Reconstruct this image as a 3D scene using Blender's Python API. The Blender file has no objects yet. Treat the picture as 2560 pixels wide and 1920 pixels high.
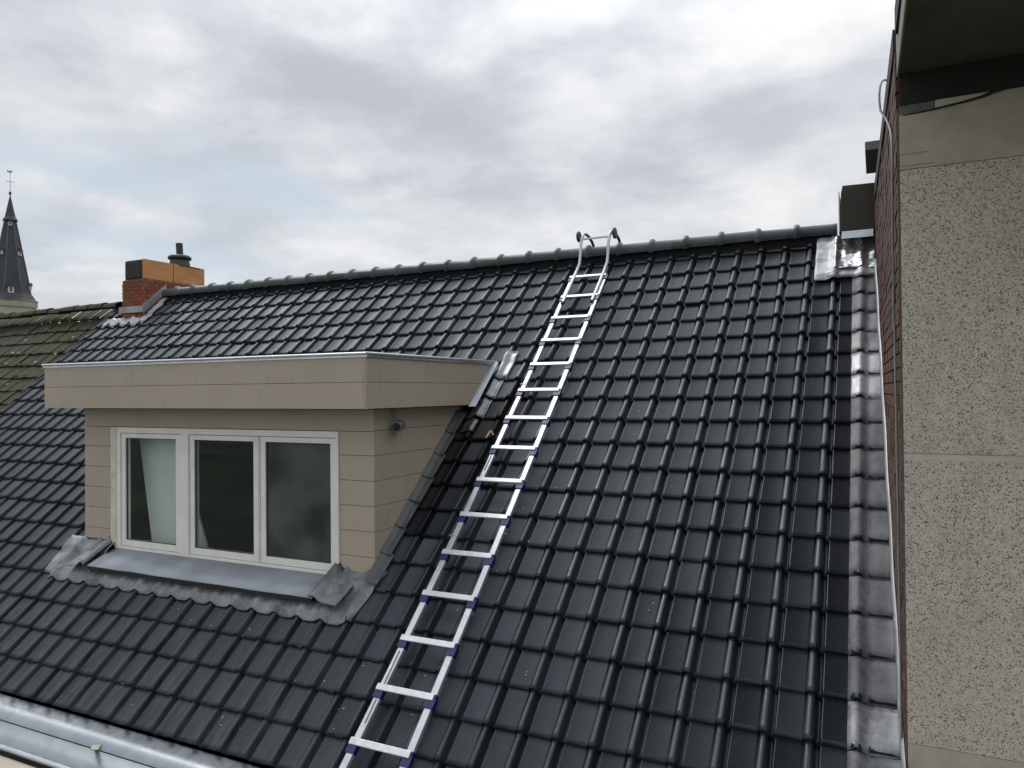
import bpy, math, random
import numpy as np
from mathutils import Vector, Matrix, noise
random.seed(7)
S = bpy.context.scene
COL = S.collection
PI = math.pi

# ------------------------------------------------------------------ camera
CAMPOS = Vector((2.526331, -8.187904, -1.457734))
R = Matrix(((0.8980287, 0.0121052, 0.4397703), (0.4398520, -0.0050717, -0.8980560), (-0.0086408, 0.9999139, -0.0098790)))
FPX = 1867.85
cam = bpy.data.cameras.new('camera'); camo = bpy.data.objects.new('camera', cam); COL.objects.link(camo)
camo.matrix_world = Matrix.Translation(CAMPOS) @ R.to_4x4()
cam.sensor_width = 36; cam.sensor_fit = 'HORIZONTAL'; cam.lens = 36 * FPX / 2560
cam.clip_start = 0.05; cam.clip_end = 3000
S.camera = camo

# ------------------------------------------------------------------ sky and light
SUN_DIR = Vector((-0.50, 0.22, 0.84)).normalized()
SUN_EL = math.asin(SUN_DIR.z); SUN_AZ = math.atan2(SUN_DIR.x, SUN_DIR.y)
W = bpy.data.worlds.new("World"); S.world = W; W.use_nodes = True
nt = W.node_tree; nt.nodes.clear()
def N(t, **k):
    n = nt.nodes.new(t)
    for a, b in k.items(): setattr(n, a, b)
    return n
def LK(a, b): nt.links.new(a, b)
def mth(op, a, b=None, c=None, tree=None):
    tr = tree or nt
    n = tr.nodes.new('ShaderNodeMath'); n.operation = op
    for i, v in enumerate((a, b, c)):
        if v is None: continue
        if isinstance(v, (int, float)): n.inputs[i].default_value = v
        else: tr.links.new(v, n.inputs[i])
    return n.outputs[0]
def mixc(f, a, b, tree=None, mode='MIX'):
    tr = tree or nt
    n = tr.nodes.new('ShaderNodeMix'); n.data_type = 'RGBA'; n.blend_type = mode
    for s, v in ((n.inputs[0], f), (n.inputs[6], a), (n.inputs[7], b)):
        if isinstance(v, (int, float)): s.default_value = v
        elif isinstance(v, (tuple, list)): s.default_value = (*v, 1)[:4]
        else: tr.links.new(v, s)
    return n.outputs[2]
out = N('ShaderNodeOutputWorld'); bg = N('ShaderNodeBackground'); bg.inputs[1].default_value = 0.10
sky = N('ShaderNodeTexSky', sky_type='NISHITA', sun_disc=False, sun_elevation=SUN_EL, sun_rotation=SUN_AZ)
tc = N('ShaderNodeTexCoord'); sep = N('ShaderNodeSeparateXYZ'); LK(tc.outputs['Generated'], sep.inputs[0])
az = mth('ARCTAN2', sep.outputs[0], sep.outputs[1]); el = mth('ARCSINE', sep.outputs[2])
# cloud layer seen in perspective: direction projected on a high plane
zz = mth('ADD', mth('MAXIMUM', sep.outputs[2], 0.0), 0.12)
px = mth('DIVIDE', sep.outputs[0], zz); py = mth('DIVIDE', sep.outputs[1], zz)
cv = N('ShaderNodeCombineXYZ'); LK(px, cv.inputs[0]); LK(py, cv.inputs[1])
def noi(vec, scale, detail, rough, dist=0, mscale=None, rot=None, loc=None, out='Fac'):
    m = N('ShaderNodeMapping'); LK(vec, m.inputs[0])
    if mscale: m.inputs['Scale'].default_value = mscale
    if rot: m.inputs['Rotation'].default_value = (0, 0, rot)
    if loc: m.inputs['Location'].default_value = loc
    n = N('ShaderNodeTexNoise'); LK(m.outputs[0], n.inputs['Vector'])
    n.inputs['Scale'].default_value = scale; n.inputs['Detail'].default_value = detail
    n.inputs['Roughness'].default_value = rough; n.inputs['Distortion'].default_value = dist
    return n.outputs[out]
aev = N('ShaderNodeCombineXYZ'); LK(az, aev.inputs[0]); LK(el, aev.inputs[1])
n1 = noi(cv.outputs[0], 0.75, 6, 0.52, 0.5, (1, 1.0, 1), 0.5, (3.1, 1.7, 0))
n2 = noi(cv.outputs[0], 2.3, 7, 0.55, 0.35, (1, 1.3, 1), 0.9, (8.3, 0.2, 0))
# large cloud masses by direction, their edges broken up by noise
wn = noi(aev.outputs[0], 7.0, 5, 0.55, 0, (1, 1.8, 1), out='Color')
wv = N('ShaderNodeVectorMath', operation='SUBTRACT'); LK(wn, wv.inputs[0]); wv.inputs[1].default_value = (0.5, 0.5, 0.5)
wsc = N('ShaderNodeVectorMath', operation='MULTIPLY'); LK(wv.outputs[0], wsc.inputs[0]); wsc.inputs[1].default_value = (0.22, 0.10, 0)
wad = N('ShaderNodeVectorMath', operation='ADD'); LK(aev.outputs[0], wad.inputs[0]); LK(wsc.outputs[0], wad.inputs[1])
def blob(a, e, sa, se, rot, tex='QUADRATIC_SPHERE'):
    m = N('ShaderNodeMapping', vector_type='TEXTURE'); LK(wad.outputs[0], m.inputs[0])
    m.inputs['Location'].default_value = (a, e, 0); m.inputs['Rotation'].default_value = (0, 0, rot); m.inputs['Scale'].default_value = (sa, se, 1)
    g = N('ShaderNodeTexGradient', gradient_type='SPHERICAL'); LK(m.outputs[0], g.inputs[0])
    s = N('ShaderNodeMapRange', interpolation_type='SMOOTHSTEP'); LK(g.outputs['Fac'], s.inputs[0])
    return s.outputs[0]
n3 = noi(aev.outputs[0], 4.2, 9, 0.56, 0.15, (1.0, 2.3, 1), -0.25, (2.2, 5.1, 0))
val = mth('ADD', mth('ADD', mth('MULTIPLY', mth('SUBTRACT', n1, 0.5), 0.45), mth('MULTIPLY', mth('SUBTRACT', n2, 0.5), 0.5)), mth('MULTIPLY', mth('SUBTRACT', n3, 0.5), 1.5))
for (a, e, sa, se, rot, w) in ((-0.73, .40, .30, .07, -.25, -.17), (-.56, .33, .30, .075, -.5, -.20), (-.42, .325, .24, .085, -.2, -.13), (-.31, .41, .2, .07, .2, -.06),
                               (-.13, .44, .22, .10, .1, .22), (-.10, .25, .20, .07, .1, .16), (-.62, .225, .42, .085, -.12, .26), (-.94, .222, .15, .03, -.12, .22),
                               (-.30, .20, .30, .06, .1, .13), (-.98, .13, .3, .05, 0, .12), (-1.0, .145, .12, .012, 0, -.16), (-.3, .30, .14, .02, .12, .1), (-1.02, .36, .25, .06, .1, -.05), (-.85, .33, .16, .03, .2, .08)):
    val = mth('ADD', val, mth('MULTIPLY', blob(a, e, sa, se, rot), w))
val = mth('ADD', val, 0.5)
cr = N('ShaderNodeValToRGB'); LK(val, cr.inputs[0])
els = cr.color_ramp.elements
els[0].position = 0.10; els[0].color = (4.45, 4.6, 4.9, 1)
els[1].position = 0.95; els[1].color = (8.6, 8.5, 8.4, 1)
e = els.new(0.35); e.color = (5.2, 5.42, 5.75, 1)
e = els.new(0.55); e.color = (6.35, 6.5, 6.72, 1)
e = els.new(0.75); e.color = (7.6, 7.6, 7.6, 1)
# thin places where pale blue shows through
bl = mth('ADD', blob(-.97, .25, .28, .07, 0), mth('ADD', blob(-.90, .165, .25, .06, -.1), blob(-.75, .26, .2, .05, -.3)))
blm = mth('MULTIPLY', mth('MINIMUM', bl, 1.0), mth('SUBTRACT', 1.0, blob(-.94, .215, .2, .03, -.12)))
ccol = mixc(mth('MULTIPLY', blm, 0.75), cr.outputs[0], (5.1, 5.95, 6.75))
skc = mixc(0.93, sky.outputs[0], ccol)
# an overcast sky brightens towards the zenith
zb = mth('ADD', 1.0, mth('MULTIPLY', mth('SMOOTH_MAX', mth('SUBTRACT', sep.outputs[2], 0.42), 0.0, 0.1), 1.0))
# veiled sun: the bright patch at the top of the view goes on upwards
gd = N('ShaderNodeVectorMath', operation='DOT_PRODUCT'); LK(tc.outputs['Generated'], gd.inputs[0]); gd.inputs[1].default_value = Vector((-0.12, 0.42, 0.90)).normalized()
zb = mth('ADD', zb, mth('MULTIPLY', mth('POWER', mth('MAXIMUM', gd.outputs['Value'], 0.0), 8.5), 1.5))
vm = N('ShaderNodeVectorMath', operation='SCALE'); LK(skc, vm.inputs[0]); LK(mth('MULTIPLY', zb, 0.82), vm.inputs['Scale'])
LK(vm.outputs[0], bg.inputs[0]); LK(bg.outputs[0], out.inputs[0])

sun = bpy.data.lights.new('sun', 'SUN'); suno = bpy.data.objects.new('sun', sun); COL.objects.link(suno)
sun.energy = 1.15; sun.angle = math.radians(32); sun.color = (1, .96, .9)
suno.rotation_euler = (-SUN_DIR).to_track_quat('-Z', 'Y').to_euler()
S.view_settings.view_transform = 'Standard'; S.view_settings.look = 'None'
S.view_settings.exposure = 0.46; S.view_settings.gamma = 1; S.view_settings.use_curve_mapping = False

# ------------------------------------------------------------------ materials
def M(name):
    m = bpy.data.materials.new(name); m.use_nodes = True
    t = m.node_tree; b = t.nodes['Principled BSDF']
    return m, t, b
def tn(t, scale, detail=4, rough=.55, vec=None, mscale=None, out='Fac', coord='Object'):
    n = t.nodes.new('ShaderNodeTexNoise'); n.inputs['Scale'].default_value = scale; n.inputs['Detail'].default_value = detail; n.inputs['Roughness'].default_value = rough
    if vec is None:
        c = t.nodes.new('ShaderNodeNewGeometry'); vec = c.outputs['Position']
    if mscale:
        m = t.nodes.new('ShaderNodeMapping'); m.inputs['Scale'].default_value = mscale; t.links.new(vec, m.inputs[0]); vec = m.outputs[0]
    t.links.new(vec, n.inputs['Vector'])
    return n.outputs[out]
def rng(t, v, a, b, c, d, smooth=False):
    n = t.nodes.new('ShaderNodeMapRange'); t.links.new(v, n.inputs[0])
    for i, x in enumerate((a, b, c, d)): n.inputs[i + 1].default_value = x
    if smooth: n.interpolation_type = 'SMOOTHSTEP'
    return n.outputs[0]
def bump(t, b, h, dist, strength=1):
    n = t.nodes.new('ShaderNodeBump'); n.inputs['Distance'].default_value = dist; n.inputs['Strength'].default_value = strength
    t.links.new(h, n.inputs['Height']); t.links.new(n.outputs[0], b.inputs['Normal'])
def simple(name, col, rough=.6, metal=0, var=.15, nscale=6, bmp=0, bscale=60, spec=.5, rv=.08):
    m, t, b = M(name)
    n = tn(t, nscale, 5, .6)
    c = mixc(rng(t, n, .3, .7, 0, 1), tuple(x * (1 - var) for x in col), tuple(min(1, x * (1 + var)) for x in col), t)
    t.links.new(c, b.inputs['Base Color'])
    n2 = tn(t, nscale * 4, 4, .6)
    t.links.new(rng(t, n2, .3, .7, max(0, rough - rv), min(1, rough + rv)), b.inputs['Roughness'])
    b.inputs['Metallic'].default_value = metal; b.inputs['Specular IOR Level'].default_value = spec
    if bmp: bump(t, b, tn(t, bscale, 4, .6), bmp)
    return m

TH = 0.7358700578528781; CT, ST = math.cos(TH), math.sin(TH)
TW = 0.24; HH = 0.28085110666746643
RM = Matrix(((1, 0, 0), (0, CT, -ST), (0, ST, CT)))          # roof frame: x along ridge, y up the slope, z off the roof
RMI = RM.transposed()
ROOFQ = Matrix.Rotation(TH, 4, 'X')
def rp(x, v, n=0.0):                                          # v metres down the slope from the top course line
    return RM @ Vector((x, -v, n))

def tile_material(name, base, dusty, rough, wet=0.0):
    m, t, b = M(name)
    g = t.nodes.new('ShaderNodeNewGeometry')
    mp = t.nodes.new('ShaderNodeMapping'); mp.vector_type = 'POINT'; mp.inputs['Rotation'].default_value = (-TH, 0, 0)
    t.links.new(g.outputs['Position'], mp.inputs[0])
    sp = t.nodes.new('ShaderNodeSeparateXYZ'); t.links.new(mp.outputs[0], sp.inputs[0])
    fx = mth('FLOOR', mth('DIVIDE', mth('ADD', sp.outputs[0], .03), TW, tree=t), tree=t) if False else mth('FLOOR', mth('DIVIDE', sp.outputs[0], TW, tree=t), tree=t)
    fy = mth('FLOOR', mth('DIVIDE', sp.outputs[1], HH, tree=t), tree=t)
    cb = t.nodes.new('ShaderNodeCombineXYZ'); t.links.new(fx, cb.inputs[0]); t.links.new(fy, cb.inputs[1])
    wn_ = t.nodes.new('ShaderNodeTexWhiteNoise'); wn_.noise_dimensions = '2D'; t.links.new(cb.outputs[0], wn_.inputs['Vector'])
    streak = tn(t, 9, 5, .6, mp.outputs[0], (2.2, .35, 1))
    blot = tn(t, 2.2, 6, .62, mp.outputs[0])
    fine = tn(t, 60, 3, .6, mp.outputs[0])
    c = mixc(wn_.outputs['Value'], tuple(x * .65 for x in base), tuple(x * 1.5 for x in base), t)
    # dust lies more in the lower left, below and beside the dormer
    lowleft = mth('MULTIPLY', rng(t, sp.outputs[0], 0.3, -2.6, 0, 1, True), rng(t, sp.outputs[1], -3.6, -5.4, 0.12, 1, True), tree=t)
    df = mth('MULTIPLY', rng(t, streak, .42, .72, 0, 1), mth('ADD', .16, mth('MULTIPLY', lowleft, 1.1, tree=t), tree=t), tree=t)
    df = mth('MULTIPLY', df, rng(t, blot, .3, .65, .35, 1), tree=t)
    c = mixc(df, c, dusty, t)
    green = mth('MULTIPLY', rng(t, blot, .58, .75, 0, .35), 1.0, tree=t)
    c = mixc(green, c, (.022, .034, .030), t)
    c = mixc(rng(t, fine, .62, .8, 0, .3), c, (.11, .11, .11), t)
    t.links.new(c, b.inputs['Base Color'])
    r = mth('ADD', rng(t, blot, .35, .7, rough + .06, rough - .05), mth('MULTIPLY', df, .35, tree=t), tree=t)
    r = mth('ADD', r, mth('MULTIPLY', mth('SUBTRACT', wn_.outputs['Value'], .5, tree=t), .16, tree=t), tree=t)
    r = mth('ADD', r, mth('MULTIPLY', mth('SUBTRACT', streak, .5, tree=t), -.35, tree=t), tree=t)
    t.links.new(r, b.inputs['Roughness'])
    hb = mth('ADD', mth('MULTIPLY', fine, .5, tree=t), mth('MULTIPLY', tn(t, 14, 3, .5, mp.outputs[0]), 1.0, tree=t), tree=t)
    bump(t, b, hb, 0.0016)
    b.inputs['Specular IOR Level'].default_value = .52; b.inputs['Specular Tint'].default_value = (.82, .92, 1, 1)
    return m
MT = tile_material('dark_glazed_concrete_tile', (.0150, .0185, .0235), (.062, .067, .074), .40)
MTD = tile_material('dormer_shaded_tile', (.005, .005, .006), (.014, .014, .014), .40)  # sky reflection blocked by the dormer, painted as a darker tile colour
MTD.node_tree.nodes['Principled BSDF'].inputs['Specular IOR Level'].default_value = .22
MRIDGE = tile_material('ridge_tile_coating', (.050, .058, .060), (.14, .145, .14), .38)

def moss_material():
    m, t, b = M('mossy_old_tile')
    n = tn(t, 3, 6, .65); n2 = tn(t, 14, 6, .7); n3 = tn(t, 45, 3, .6)
    oi = t.nodes.new('ShaderNodeObjectInfo')
    c = mixc(rng(t, n2, .35, .65, 0, 1), (.030, .026, .020), (.062, .055, .044), t)
    c = mixc(mth('MULTIPLY', oi.outputs['Random'], .5, tree=t), c, (.052, .052, .055), t)
    c = mixc(rng(t, mth('ADD', mth('MULTIPLY', n, .55, tree=t), mth('MULTIPLY', n2, .45, tree=t), tree=t), .40, .54, 0, .88), c, (.036, .040, .009), t)
    c = mixc(rng(t, n3, .70, .76, 0, .6), c, (.2, .2, .16), t)
    t.links.new(c, b.inputs['Base Color']); b.inputs['Roughness'].default_value = .9
    bump(t, b, mth('ADD', n2, mth('MULTIPLY', n3, .5, tree=t), tree=t), .02)
    return m
MMOSS = moss_material()
MMOSSC = simple('moss_cushion_green', (.045, .050, .011), .95, var=.4, nscale=30, bmp=.01, bscale=80)

def siding_material():
    m, t, b = M('taupe_fibre_cement_board')
    n = tn(t, 1.6, 4, .5); f = tn(t, 140, 2, .5, None, (1, 1, .35)); 
    oi = t.nodes.new('ShaderNodeObjectInfo')
    c = mixc(rng(t, n, .3, .7, 0, 1), (.420, .358, .284), (.475, .408, .328), t)
    c = mixc(mth('MULTIPLY', oi.outputs['Random'], .35, tree=t), c, (.495, .425, .342), t)
    c = mixc(rng(t, tn(t, 5, 5, .6, None, (2.5, 2.5, .5)), .56, .8, 0, .35), c, (.24, .21, .17), t)
    sp = tn(t, 38, 1, .4)
    c = mixc(rng(t, sp, .79, .81, 0, .7), c, (.55, .5, .44), t)
    t.links.new(c, b.inputs['Base Color']); b.inputs['Roughness'].default_value = .62
    bump(t, b, f, .0012)
    return m
MSIDE = siding_material()
MWHITE = simple('aged_white_window_paint', (.84, .82, .79), .38, var=.07, nscale=5, bmp=.0006, bscale=70)
MWHITED = simple('dirty_white_frame', (.66, .62, .54), .5, var=.16, nscale=9)
MZINC = simple('zinc_sheet', (.36, .40, .44), .42, .55, var=.14, nscale=5, bmp=.0012, bscale=4)
MZINCE = simple('zinc_bead', (.62, .66, .70), .30, .8, var=.08, nscale=9)
MSILL = simple('weathered_zinc_sill', (.33, .365, .40), .5, .35, var=.2, nscale=3.5, bmp=.003, bscale=5)
def lead_material(name, dark, light, metal, rough, sc=9):
    m, t, b = M(name)
    n = tn(t, sc * .7, 5, .58, None, (1, .55, .55)); n2 = tn(t, sc * 4, 5, .6)
    f = rng(t, mth('ADD', mth('MULTIPLY', n, .65, tree=t), mth('MULTIPLY', n2, .35, tree=t), tree=t), .38, .62, 0, 1)
    t.links.new(mixc(f, dark, light, t), b.inputs['Base Color'])
    t.links.new(rng(t, n2, .3, .7, rough - .1, rough + .12), b.inputs['Roughness'])
    b.inputs['Metallic'].default_value = metal
    bump(t, b, n2, .0010)
    return m
MLEAD = lead_material('oxidised_lead', (.10, .107, .118), (.29, .30, .305), .3, .5, 7)
MLEADV = lead_material('dull_verge_lead', (.055, .061, .070), (.145, .150, .158), .1, .6, 9)
MLEADS = lead_material('smooth_side_lead', (.10, .105, .11), (.22, .225, .23), .7, .33, 5)
MLEADN = lead_material('bright_new_lead', (.42, .43, .45), (.72, .73, .75), .85, .25, 5)
MLEADL = lead_material('pale_grey_lead', (.24, .25, .265), (.42, .43, .45), .4, .45, 6)
MSLATE = simple('grey_slate_soaker', (.075, .08, .085), .45, var=.25, nscale=8)
MALU = simple('brushed_aluminium', (.55, .58, .62), .34, .55, var=.1, nscale=12, bmp=.0004, bscale=200)
MALUS = simple('satin_aluminium_rung', (.62, .64, .67), .4, .5, var=.14, nscale=16, bmp=.0006, bscale=160)
MBLUE = simple('navy_blue_plastic', (.008, .011, .10), .42, var=.12)
MRUB = simple('dark_grey_rubber', (.055, .06, .062), .6, var=.2)
MSTEELD = simple('dull_galvanised_tube', (.16, .17, .17), .5, .4, var=.2)
def wood_mat(name, a, b2, sc=7):
    m, t, b = M(name)
    n = tn(t, sc, 5, .6, None, (1, .5, 6)); w = tn(t, 3, 3, .5)
    c = mixc(rng(t, n, .3, .7, 0, 1), a, b2, t)
    c = mixc(rng(t, w, .55, .8, 0, .45), c, tuple(x * .6 for x in a), t)
    t.links.new(c, b.inputs['Base Color']); b.inputs['Roughness'].default_value = .55
    bump(t, b, n, .002)
    return m
MWOOD = wood_mat('varnished_softwood_board', (.44, .19, .055), (.62, .31, .11))
MCHIP = simple('raw_pine_splinter', (.55, .35, .2), .8)
MCHAR = simple('charcoal_end_cladding', (.028, .023, .022), .7, var=.25, bmp=.002)
MFLUE = simple('black_flue_metal', (.022, .026, .032), .45, var=.2)
MFLUES = simple('brown_clay_pot', (.075, .07, .062), .7, var=.2, nscale=9)
MMORT = simple('grey_mortar', (.24, .21, .18), .95, var=.25, nscale=12, bmp=.004)
MMORTD = simple('dark_weathered_mortar', (.13, .10, .08), .95, var=.25, nscale=12, bmp=.004)
def brick_mat(name, a, b2, dark):
    m, t, b = M(name)
    oi = t.nodes.new('ShaderNodeObjectInfo')
    g = t.nodes.new('ShaderNodeNewGeometry')
    rnd = mth('FRACT', mth('ADD', oi.outputs['Random'], g.outputs['Random Per Island'], tree=t), tree=t)
    n = tn(t, 30, 5, .65); n2 = tn(t, 1.1, 4, .6)
    c = mixc(rnd, a, b2, t)
    c = mixc(rng(t, n, .55, .75, 0, .6), c, dark, t)
    c = mixc(rng(t, n2, .45, .7, 0, .65), c, dark, t)
    t.links.new(c, b.inputs['Base Color']); b.inputs['Roughness'].default_value = .88
    bump(t, b, n, .006)
    return m
MBRC = brick_mat('orange_red_chimney_brick', (.33, .085, .035), (.22, .06, .032), (.13, .055, .035))
MBRG = brick_mat('weathered_gable_brick', (.115, .052, .034), (.085, .044, .031), (.075, .058, .043))
MBRH = brick_mat('house_front_brick', (.2, .09, .06), (.15, .07, .05), (.1, .06, .05))
def pebble_mat():
    m, t, b = M('exposed_aggregate_concrete')
    g = t.nodes.new('ShaderNodeNewGeometry')
    def vor(scale):
        v = t.nodes.new('ShaderNodeTexVoronoi'); v.inputs['Scale'].default_value = scale; v.inputs['Randomness'].default_value = 1
        t.links.new(g.outputs['Position'], v.inputs['Vector']); return v
    v1 = vor(165); v2 = vor(290)
    s1 = t.nodes.new('ShaderNodeSeparateColor'); t.links.new(v1.outputs['Color'], s1.inputs[0])
    s2 = t.nodes.new('ShaderNodeSeparateColor'); t.links.new(v2.outputs['Color'], s2.inputs[0])
    big = tn(t, 3.0, 4, .55); mid = tn(t, 16, 5, .7)
    c = mixc(rng(t, big, .3, .7, 0, 1), (.56, .495, .425), (.65, .58, .505), t)
    c = mixc(rng(t, mid, .3, .7, 0, .6), c, (.66, .60, .52), t)
    c = mixc(rng(t, tn(t, 22, 4, .65), .42, .66, 0, .75), c, (.66, .525, .44), t)
    c = mixc(rng(t, tn(t, 27, 4, .65, None, (1, 1.1, .9)), .48, .68, 0, .7), c, (.44, .44, .36), t)
    c = mixc(mth('MULTIPLY', mth('GREATER_THAN', s1.outputs[0], .72, tree=t), rng(t, mid, .25, .6, .7, .25), tree=t), c, (.38, .35, .30), t)
    c = mixc(mth('MULTIPLY', mth('GREATER_THAN', s1.outputs[1], .90, tree=t), .85, tree=t), c, (.085, .083, .078), t)
    c = mixc(mth('MULTIPLY', mth('GREATER_THAN', s2.outputs[0], .84, tree=t), .8, tree=t), c, (.15, .145, .13), t)
    c = mixc(mth('MULTIPLY', mth('GREATER_THAN', s1.outputs[2], .86, tree=t), .5, tree=t), c, (.74, .68, .59), t)
    st = tn(t, 2.4, 6, .62, None, (1.6, 1, .55))
    c = mixc(rng(t, st, .50, .72, 0, .38), c, (.34, .31, .255), t)
    c = mixc(rng(t, tn(t, 1.3, 5, .6, None, (1, 1, 1.2)), .52, .7, 0, .3), c, (.55, .49, .39), t)
    t.links.new(c, b.inputs['Base Color']); b.inputs['Roughness'].default_value = .9
    h = mth('ADD', mth('MULTIPLY', mth('SUBTRACT', 1.0, v1.outputs['Distance'], tree=t), 1.0, tree=t), mth('MULTIPLY', mid, .5, tree=t), tree=t)
    bump(t, b, h, .0018)
    return m
MPEB = pebble_mat()
MBAND = simple('smooth_beige_render', (.46, .41, .335), .85, var=.14, nscale=7, bmp=.003, bscale=25)
MBAND2 = simple('cream_cement_patch', (.52, .50, .43), .85, var=.1, nscale=9, bmp=.002)
MPATCH = simple('grey_cement_patch', (.15, .15, .14), .9, var=.3, nscale=22, bmp=.003)
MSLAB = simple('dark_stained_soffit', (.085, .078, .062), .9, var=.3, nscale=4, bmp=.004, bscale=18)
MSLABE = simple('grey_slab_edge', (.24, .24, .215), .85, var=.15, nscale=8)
MDARK = simple('black_bitumen_felt', (.018, .018, .02), .75, var=.3)
MBEAM = simple('near_black_beam_face', (.020, .018, .016), .85, var=.35, nscale=6)
MBLK = simple('ridge_gap_shadow', (.006, .006, .006), .95)
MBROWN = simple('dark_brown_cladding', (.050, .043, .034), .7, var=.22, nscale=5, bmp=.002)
MCORB = simple('grey_green_painted_timber', (.11, .12, .11), .7, var=.15)
MHAIR = simple('faint_joint_line', (.27, .235, .19), .9)
MCREAM = simple('cream_cornice_paint', (.45, .40, .33), .6, var=.12, nscale=7, bmp=.002)
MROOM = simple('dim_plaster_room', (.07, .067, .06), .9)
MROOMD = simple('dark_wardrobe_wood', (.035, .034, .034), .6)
MBLIND = simple('pale_grey_green_panel', (.84, .86, .83), .6, var=.05)
MSPIRE = simple('slate_spire', (.034, .040, .042), .55, var=.3, nscale=.5, bmp=.05, bscale=2)
MRIBS = simple('zinc_spire_rib', (.10, .11, .115), .5, var=.2)
MSTONE = simple('pale_church_stone', (.42, .39, .31), .9, var=.15, nscale=.6)
MLUC = simple('pale_louvre_paint', (.55, .56, .54), .7)
MGROUND = simple('ground_grass_and_paving', (.07, .075, .05), .95, var=.4, nscale=.1)
MFLAKE = simple('pale_mortar_crumbs', (.5, .5, .46), .9)
MCABLE = simple('grey_cable_sheath', (.22, .22, .23), .55, var=.1)
MHOUSEW = simple('grey_render', (.3, .28, .25), .9)
def glass_mat(name, refl_tint, tint, rough=.0):
    m, t, b = M(name); t.nodes.remove(b)
    o = t.nodes['Material Output']
    tr = t.nodes.new('ShaderNodeBsdfTransparent'); tr.inputs[0].default_value = (*tint, 1)
    gl = t.nodes.new('ShaderNodeBsdfGlossy'); gl.inputs[0].default_value = (*refl_tint, 1); gl.inputs['Roughness'].default_value = rough
    fr = t.nodes.new('ShaderNodeLayerWeight'); fr.inputs[0].default_value = .5
    mx = t.nodes.new('ShaderNodeMixShader'); f = mth('ADD', .045, mth('MULTIPLY', mth('POWER', fr.outputs['Facing'], 4.0, tree=t), .8, tree=t), tree=t)
    t.links.new(f, mx.inputs[0]); t.links.new(tr.outputs[0], mx.inputs[1]); t.links.new(gl.outputs[0], mx.inputs[2]); t.links.new(mx.outputs[0], o.inputs[0])
    return m
MGLASS = glass_mat('double_glazing', (.80, .88, .88), (.93, .96, .95))
def hazy_reflection_glass():
    m, t, b = M('glazing_painted_reflection')
    o = t.nodes['Material Output']; t.nodes.remove(b)
    tr = t.nodes.new('ShaderNodeBsdfTransparent'); tr.inputs[0].default_value = (.6, .66, .66, 1)
    gl = t.nodes.new('ShaderNodeBsdfGlossy'); gl.inputs[0].default_value = (.8, .9, .9, 1); gl.inputs['Roughness'].default_value = .05
    df = t.nodes.new('ShaderNodeBsdfDiffuse'); df.inputs[0].default_value = (.16, .18, .185, 1)  # pale diffuse veil paints in a misty reflection on the right pane
    fr = t.nodes.new('ShaderNodeLayerWeight'); fr.inputs[0].default_value = .5
    mx = t.nodes.new('ShaderNodeMixShader'); t.links.new(mth('ADD', .06, mth('MULTIPLY', mth('POWER', fr.outputs['Facing'], 4.0, tree=t), .7, tree=t), tree=t), mx.inputs[0])
    mf = t.nodes.new('ShaderNodeMixShader'); t.links.new(rng(t, tn(t, 2.2, 4, .5), .3, .7, .1, .55, True), mf.inputs[0])
    t.links.new(tr.outputs[0], mf.inputs[1]); t.links.new(df.outputs[0], mf.inputs[2])
    t.links.new(mf.outputs[0], mx.inputs[1]); t.links.new(gl.outputs[0], mx.inputs[2]); t.links.new(mx.outputs[0], o.inputs[0])
    return m
MGLASSF = hazy_reflection_glass()

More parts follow.
